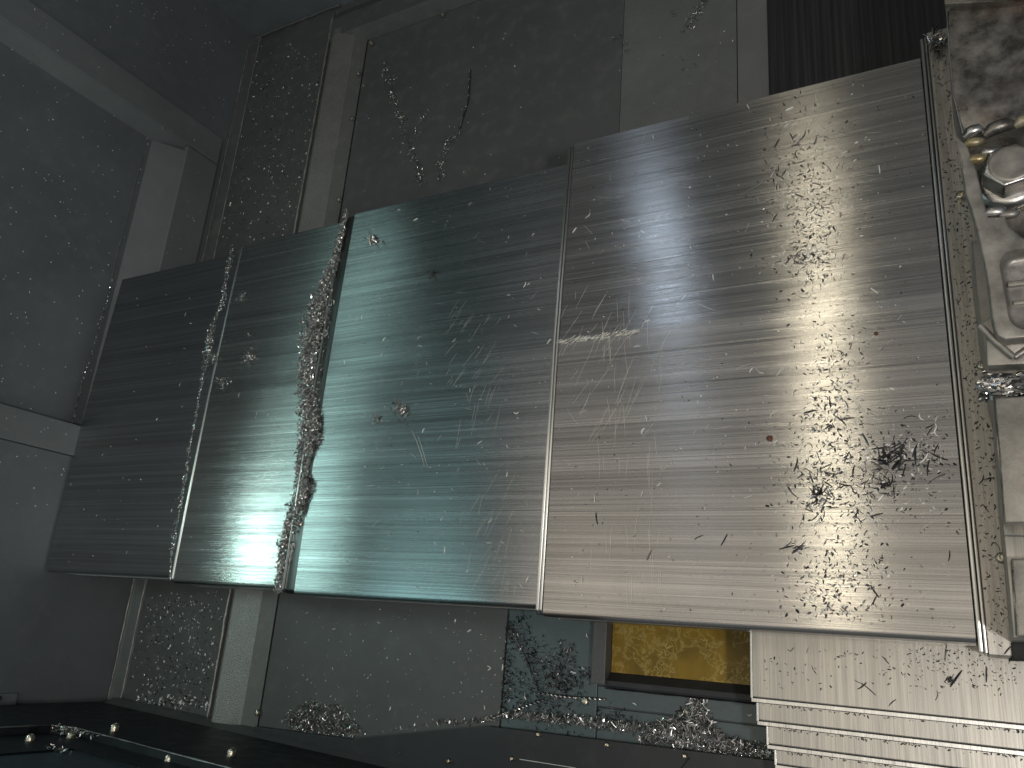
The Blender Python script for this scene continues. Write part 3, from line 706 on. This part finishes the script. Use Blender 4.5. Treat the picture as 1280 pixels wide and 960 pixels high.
stuff('chip_ridge', heap(r1, .85, .003, .0085, .55), 'thick ridge of glittering chips piled along the second plate edge', 'chip pile', 'pilechip')
r2 = [(290, 306, 5), (288, 325, 8), (282, 350, 5), (277, 380, 10), (270, 395, 4), (263, 420, 9), (258, 445, 13), (256, 460, 8), (250, 490, 3), (243, 530, 3), (237, 560, 4), (233, 590, 5), (228, 620, 6), (222, 650, 4), (218, 672, 8), (214, 700, 3), (212, 725, 3)]
stuff('chip_ridge', heap(r2, .8, .002, .006, .35), 'thin line of chips along the step between the two leftmost plates', 'chip pile')
r3 = [(141, 348, 1.5), (133, 380, 4), (126, 400, 2), (115, 440, 2), (105, 470, 3), (95, 510, 3), (86, 545, 3), (75, 600, 3), (68, 628, 4), (60, 665, 2.5), (54, 700, 3)]
stuff('chip_line', heap(r3, .7, .0015, .0045, .2, .232), 'sparse glittering chips along the left wall end of cover', 'chip line')
# small clumps standing on the plates
def clump(px, py, r, n, label, m='pilechip', l0=.003, l1=.008, hs=.7, k=None, z=None, name='chip_clump'):
    out = []
    for i in range(n):
        a = U(0, 6.28); q = abs(G(0, .5)); x, y = px + math.cos(a) * q * r, py + math.sin(a) * q * r
        p = at(x, y, Z1 if z is None else z); b_ = surf(p.x, p.y) if z is None else z
        zz = b_ + U(0, max(.0005, (1 - q) * r * .001 * hs)) + .0006; p = at(x, y, zz); L = U(l0, l1)
        out.append(((p.x, p.y, zz), U(0, 6.28), L, L * U(.07, .18), G(0, 1.2), G(0, .5), U(-1, 1), 2))
    me = mesh_of(name, out); me.materials.append(M[m]); o = bpy.data.objects.new(name, me); C.objects.link(o)
    return tag(o, label, 'chip clump')
clump(278, 477, 8, 90, 'pale fluffy chip clump on the third plate beside the thin chip line')
clump(268, 448, 7, 90, 'rounded chip clump touching the thin chip line on the third plate')
clump(310, 447, 11, 80, 'spread brown grey chip clump in the middle of the third plate', l1=.007)
clump(302, 370, 7, 60, 'small bright chip clump near the upper edge of the third plate')
clump(312, 419, 4, 10, 'tiniest chip clump above the spread clump on the third plate', l1=.004)
clump(467, 299, 10, 50, 'forked bright chip clump near the top left of the second plate', l0=.005, l1=.012)
clump(540, 343, 9, 44, 'dark flat chip clump in the upper middle of the second plate', 'darkchip')
clump(501, 512, 12, 110, 'largest chip clump lying in the middle of the second plate', l0=.004, l1=.009)
clump(471, 523, 7, 44, 'small brown chip clump left of the largest middle clump', l1=.006)
clump(1105, 575, 22, 10, 'bundle of long dark slivers near the right end of the largest plate', 'darkchip', .010, .020, .08)
clump(1106, 606, 13, 16, 'tangled dark chip clump below the long sliver bundle', 'darkchip', .005, .011, .1)
clump(1023, 618, 13, 18, 'ring shaped dark chip clump on the glare of the largest plate', 'darkchip', .004, .010, .1)
clump(999, 320, 14, 9, 'spiky dark chip clump on the glare above the plate seam', 'darkchip', .004, .011, .05)
clump(1170, 52, 17, 90, 'bright chip clump caught at the top end of the rail', 'chip', .005, .012, .9, z=.275)
clump(1189, 850, 7, 20, 'round dark chip curl on the lower cover', 'darkchip', .003, .007, .7, z=.14)
for (px, py, r) in ((962, 548, .0045), (1095, 417, .0032), (1008, 456, .0016), (1099, 598, .0022), (1094, 622, .002), (862, 800, .0015)):
    p = onplate(px, py, Z1)
    if px in (962, 1095):
        bm = bmesh.new(); bmesh.ops.create_icosphere(bm, subdivisions=2, radius=r)
        for v in bm.verts: v.co = Vector((v.co.x * U(.7, 1), v.co.y * U(.7, 1.1), v.co.z * .3))
        o = obj('rust_flake', bm, M['rust'], None, 60); o.location = p
        tag(o, 'larger reddish brown rust flake left of the dark sliver clusters' if px == 962 else 'smaller rust flake on the plate right of the glare', 'rust flake')
# chips on the lower cover, rail, floor
def loose_list(pts, z, lab, grp, dark=False):
    for (px, py, a, L) in pts: p = at(px, py, z + .0008); loose(p, rad(a), L, lab, grp, dark)
loose_list([(1017, 838, -60, .012), (1078, 858, 40, .014), (1087, 862, -40, .018), (1073, 853, -20, .010), (1009, 813, 70, .008), (1182, 815, 80, .022), (1195, 848, 55, .024), (1233, 843, 85, .018), (1172, 870, 75, .012), (990, 812, 50, .008), (1053, 820, 0, .008), (1115, 878, 45, .012), (1150, 812, 30, .01), (1107, 825, -50, .012)], .14, 'dark chip lying on the widest step of the lower cover', 'chips on the lower cover', True)
p = at(1262, 833, .145)
ch = []
def scatter(n, gx, gy, z, l0, l1, tilt=.2):
    out = []
    for i in range(n):
        px, py = gx(), gy(); L = U(l0, l1); zz = z + U(0, .0008) + .0005; p = at(px, py, zz)
        out.append(((p.x, p.y, zz), U(0, 6.28), L, L * U(.10, .28), G(0, .9), G(0, tilt), U(-.8, .8), 2))
    return out
ch = scatter(160, lambda: U(950, 1275), lambda: U(812, 862), .14, .0008, .004) + scatter(170, lambda: U(1130, 1278), lambda: abs(G(0, 22)) + 812, .14, .0006, .0035)
stuff('fine_swarf', ch, 'fine specks scattered over the steps of the lower cover', 'swarf', 'darkchip')
ch = []
for i, (x, y, z, yb) in enumerate(steps):                     # dirt caught in each step
    if i == 0: continue
    for k in range(90):
        xx = U(x + .002, .08); L = U(.001, .004); ch.append(((xx, steps[i - 1][1] - .0065 - abs(G(0, .0012)), z + .0006), U(0, 6.28), L, L * .25, G(0, 1), G(0, .2), U(-1, 1), 2))
stuff('fine_swarf', ch, 'grit lodged along the step lines of the lower cover', 'swarf', 'darkchip')
ch = []
for i in range(700):
    y = U(.03, .80); x = U(.015, .040); L = U(.0008, .0042); ch.append(((x, y, .2722), U(0, 6.28), L, L * U(.1, .25), G(0, .8), G(0, .15), U(-.5, .5), 2))
stuff('fine_swarf', ch, 'fine slivers scattered along the flat end rail', 'swarf', 'darkchip')
loose_list([(1232, 635, 120, .010), (1228, 600, 60, .012), (1236, 598, 10, .010), (1248, 683, 110, .010), (1240, 575, 40, .008), (1260, 812, 50, .012), (1222, 560, 30, .006)], .272, 'dark chip lying on the flat end rail', 'chips on the end rail', True)
# chip filled slot between bracket and block
out = []
for i in range(420):
    px, py = U(1228, 1300), 481 + G(0, 6.0); zz = .385 + U(0, .010); p = at(px, py, zz); L = U(.006, .016)
    out.append(((p.x, p.y, zz), G(0, .5), L, L * U(.12, .28), G(0, 1), G(0, .35), U(-1, 1), 3))
stuff('slot_swarf', out, 'bright curled swarf packed in the slot between bracket and block', 'swarf')
# floor and wall specks
ch = scatter(900, lambda: U(268, 400), lambda: U(55, 300), .0, .0015, .0065)
ch = [c for c in ch if -1.665 < c[0][0] < -1.392 and c[0][1] > .70]
c2 = scatter(900, lambda: 225 + G(0, 38), lambda: U(740, 885), .0, .0012, .006)
c2 = [c for c in c2 if -1.665 < c[0][0] < -1.392]
c3 = scatter(140, lambda: U(170, 270), lambda: G(878, 5), .0, .004, .010, .6)
c3 = [c for c in c3 if -1.665 < c[0][0] < -1.40]
al = ch + c2 + c3
stuff('floor_swarf', [c for i, c in enumerate(al) if i % 5 > 2], 'bright grit scattered on the left floor strip', 'swarf', 'bright')
stuff('floor_swarf', [c for i, c in enumerate(al) if i % 5 <= 2], 'dark grit and slivers scattered on the left floor strip', 'swarf', 'darkchip')
ch = scatter(90, lambda: U(440, 960), lambda: U(5, 250), .002, .001, .004) + scatter(160, lambda: U(345, 640), lambda: U(760, 900), .002, .001, .004) + scatter(40, lambda: U(380, 960), lambda: U(770, 900), .002, .004, .010)
ch = [c for c in ch if c[0][0] > -1.24 and c[0][1] < 1.45]
stuff('floor_swarf', ch, 'sparse specks scattered on the large floor panel', 'swarf', 'bright')
def strand(pts, n, w, l0, l1, z=.003):
    out = []
    for i in range(n):
        t = U(0, len(pts) - 1.001); k = int(t); f = t - k; px = pts[k][0] + (pts[k + 1][0] - pts[k][0]) * f + G(0, w); py = pts[k][1] + (pts[k + 1][1] - pts[k][1]) * f + G(0, w)
        L = U(l0, l1); zz = z + U(0, .003); p = at(px, py, zz); out.append(((p.x, p.y, zz), U(0, 6.28), L, L * U(.07, .17), G(0, 1), G(0, .4), U(-1, 1), 2))
    return out
stuff('swarf_trail', strand([(480, 80), (488, 110), (500, 145), (510, 180), (524, 210), (527, 230)], 420, 2.6, .003, .008) + strand([(512, 180), (528, 150), (533, 138)], 60, 3, .003, .006), 'long dark trail of chips slanting down the rear floor panel', 'swarf')
stuff('swarf_trail', strand([(574, 165), (560, 178), (552, 200), (549, 225)], 190, 2.8, .003, .007) + strand([(548, 190), (556, 150)], 16, 4, .002, .004), 'short crooked trail of chips beside the dark curled strand', 'swarf')
stuff('swarf_trail', strand([(758, 50), (772, 46), (786, 57), (780, 75)], 70, 2.5, .002, .006) + strand([(856, 38), (868, 20), (880, 0), (884, -10)], 130, 4, .003, .009) + strand([(835, 10), (845, 22)], 6, 1, .006, .01) + strand([(833, 65), (860, 75), (865, 92), (855, 104)], 18, 5, .003, .007), 'bright tangles of chips at the top of the rear panel', 'swarf')
# wall specks
out = []
for i in range(420):
    px, py = U(0, 300), U(0, 340) if random.random() < .6 else U(340, 640)
    xw = -1.7
    p = onwall(px, py, xw)
    if p.z < .04 or p.y > 1.6: continue
    inrec = .39 < p.y < 1.145 and p.z > .21
    onframe = (1.175 < p.y < 1.25 or .316 < p.y < .382 or (p.z < .13 and .39 < p.y < 1.17))
    if (not inrec and not onframe and not p.y > 1.26 and not p.y < .31): continue
    xx = xr if inrec else (xf if onframe else (X0 if p.y > 1.2 else X0 - .002)); p = onwall(px, py, xx + .0006)
    L = U(.001, .0035); v, f = None, None
    out.append(((xx + .0006, p.y, p.z), L))
V = []; F = []
for p, L in out:
    v, f = chip_geo((0, 0, 0), U(0, 6.28), L, L * .3, G(0, .8), 0, 0, 2); o = len(V)
    V += [(p[0] + q[2], p[1] + q[0], p[2] + q[1]) for q in v]; F += [tuple(i + o for i in q) for q in f]
me = bpy.data.meshes.new('wall_swarf'); me.from_pydata(V, [], F); me.materials.append(M['bright']); o = bpy.data.objects.new('wall_swarf', me); C.objects.link(o)
tag(o, 'tiny bright specks of swarf stuck to the left wall', 'swarf', None, 'stuff')

# piles along the front
def pile(cx, cy, rx, ry, n, h, label, z=.0, l0=.004, l1=.011, m='chip', shape=None):
    out = []
    c = at(cx, cy, z)
    for i in range(n):
        a = U(0, 6.28); q = math.sqrt(random.random()) if random.random() < .8 else random.random() * 1.15
        px, py = cx + math.cos(a) * q * rx, cy + math.sin(a) * q * ry
        hh = max(0, 1 - q) * h * (1 + .35 * math.sin(px * .23) + .2 * math.sin(px * .61 + 1)); zz = z + U(max(0, hh - .008), hh + .001) + .0006
        b_ = at(px, py, z); L = U(l0, l1)
        out.append(((b_.x, b_.y, zz), U(0, 6.28), L, L * U(.06, .16), G(0, 1.3), G(0, .4), U(-1.2, 1.2), 2))
    return stuff('chip_pile', out, label, 'chip pile', m)
def mound(pts, n, h, label, l0, l1, name='chip_pile', m='chip'):
    """heap whose outline is the polygon pts (photograph coordinates on the floor); height grows towards its middle"""
    P2 = [at(x, y, 0) for x, y in pts]; cx = sum(p.x for p in P2) / len(P2); cy = sum(p.y for p in P2) / len(P2); out = []
    tri = [(P2[i], P2[(i + 1) % len(P2)]) for i in range(len(P2))]; ar = [abs((a.x - cx) * (b_.y - cy) - (b_.x - cx) * (a.y - cy)) for a, b_ in tri]
    for i in range(n):
        a, b_ = random.choices(tri, ar)[0]; q = math.sqrt(random.random()); f = random.random(); q *= U(.95, 1.06)
        x = cx + ((a.x - cx) * (1 - f) + (b_.x - cx) * f) * q; y = cy + ((a.y - cy) * (1 - f) + (b_.y - cy) * f) * q
        hh = max(0, 1 - q) * h * (1 + .3 * math.sin(x * 190) * math.sin(y * 240)); zz = U(max(0, hh - .006), hh + .001) + .0008; L = U(l0, l1)
        out.append(((x, y, zz), U(0, 6.28), L, L * U(.06, .17), G(0, 1.3), G(0, .4), U(-1.2, 1.2), 2))
    return stuff(name, out, label, 'chip pile', m)
mound([(353, 902), (362, 890), (378, 880), (392, 872), (400, 877), (410, 882), (420, 880), (430, 884), (442, 896), (458, 915), (440, 922), (400, 921), (366, 912)], 1500, .020, 'rounded heap of chips on the floor panel by the front guard', .003, .0085)
al = heap([(470, 916, 3), (520, 908, 5), (560, 903, 8), (600, 900, 16), (640, 893, 30), (690, 900, 28), (730, 900, 34), (780, 908, 34), (830, 912, 34), (880, 922, 38), (925, 934, 30), (975, 945, 16)], .17, .004, .010, .5, .0)
al = [c for c in al if random.random() < .30 + .9 * max(0, math.sin(c[0][0] * 31 + 1) * math.sin(c[0][0] * 77) + .25 * math.sin(c[0][0] * 190))]
al += heap([(640, 893, 26), (690, 898, 30), (730, 902, 30), (780, 908, 30), (830, 912, 34), (890, 922, 40), (925, 930, 24)], .07, .006, .014, .5, .0)
stuff('chip_pile', al, 'long bank of silver chips along the guard panel edge', 'chip pile', 'pilechip')
mound([(800, 925), (806, 905), (830, 900), (846, 895), (858, 878), (868, 870), (880, 874), (888, 892), (898, 912), (915, 930), (900, 945), (850, 938)], 900, .024, 'tall spiky heap of pale curled chips beneath the tray', .005, .015, m='pilechip')
pile(934, 938, 36, 12, 700, .012, 'fine granular chip heap beside the lower cover steps', l0=.002, l1=.006)
dk = []
for (a, n, w) in (([(640, 775), (655, 800), (672, 830), (690, 850), (706, 865)], 330, 9), ([(636, 775), (634, 830), (630, 890)], 200, 4), ([(690, 820), (712, 812), (700, 845)], 90, 7), ([(640, 850), (670, 885), (720, 895)], 260, 14), ([(725, 835), (735, 845)], 16, 4), ([(750, 895), (790, 905)], 60, 8), ([(700, 855), (730, 850)], 50, 6)):
    dk += strand(a, int(n * 1.6), w * 1.05, .0025, .008, .001)
dk = [c for c in dk if c[0][0] > -.706]
stuff('dark_swarf', dk, 'dark matted swarf on the teal lit floor beside the panel edge', 'swarf', 'darkchip')
def tuft(u, z, d, n, su, sz):
    out = []
    for i in range(n):
        q = fwp(u + G(0, su), z + abs(G(0, sz)), d + U(-.004, .004)); L = U(.003, .010)
        out.append(((q.x, q.y, q.z), U(0, 6.28), L, L * U(.08, .2), G(0, 1.2), G(0, .6), U(-1, 1), 2))
    return out
stuff('ledge_swarf', tuft(-1.425, .285, .004, 170, .022, .010) + tuft(-1.39, .280, .004, 60, .03, .003) + tuft(-1.19, .455, .022, 90, .012, .009) + tuft(-1.30, .37, .012, 40, .012, .006), 'small tufts of chips caught on the corners of the front wall frames', 'swarf')

# long twisted strands
def twisted(pts, r, label, z, m='chip', turns=16, name='twisted_strand', rr=.0009):
    P3 = [at(x, y, z + dz) for x, y, dz in pts]; bm = bmesh.new()
    for ph in (0, math.pi):
        path = []; K = turns * 7
        for k in range(K + 1):
            t = k / K * (len(P3) - 1); i = min(int(t), len(P3) - 2); f = t - i; p = P3[i].lerp(P3[i + 1], f); d = (P3[i + 1] - P3[i]).normalized()
            s = Vector((0, 0, 1)).cross(d).normalized(); a = ph + k / 7 * 2 * math.pi
            path.append(p + s * math.cos(a) * r + Vector((0, 0, 1)) * (math.sin(a) * r + r))
        tube(bm, path, rr, 5)
    return tag(obj(name, bm, M[m], None, 60), label, 'swarf strand')
twisted([(640, 786, .004), (660, 828, .006), (677, 871, .002)], .0012, 'straight dark twisted strand slanting over the teal lit floor', .0, 'darkchip')
twisted([(668, 866, .004), (710, 871, .006), (757, 874, .003)], .0011, 'silvery twisted strand pointing right towards the tray corner', .0)
twisted([(602, 902, .003), (645, 887, .006), (684, 873, .004)], .0011, 'silvery twisted strand rising right from the panel edge', .0)
twisted([(808, 908, .012), (860, 925, .014), (918, 946, .006)], .0013, 'longest twisted strand lying across the pale chip heap', .0)
twisted([(588, 88, .003), (586, 125, .003), (575, 162, .002)], .0016, 'dark curled strand standing on the rear floor panel', .0, 'darkchip', 22)
twisted([(324, 114, .002), (333, 108, .002), (338, 98, .002)], .0005, 'thin dark curl on the upper left floor strip', .0, 'darkchip', 6, rr=.0006)
twisted([(387, 890, .002), (396, 885, .002), (405, 884, .002)], .0005, 'thin dark curl just above the rounded chip heap', .002, 'darkchip', 6, rr=.0006)
print('individual chips', NCH, 'objects', len(bpy.data.objects))
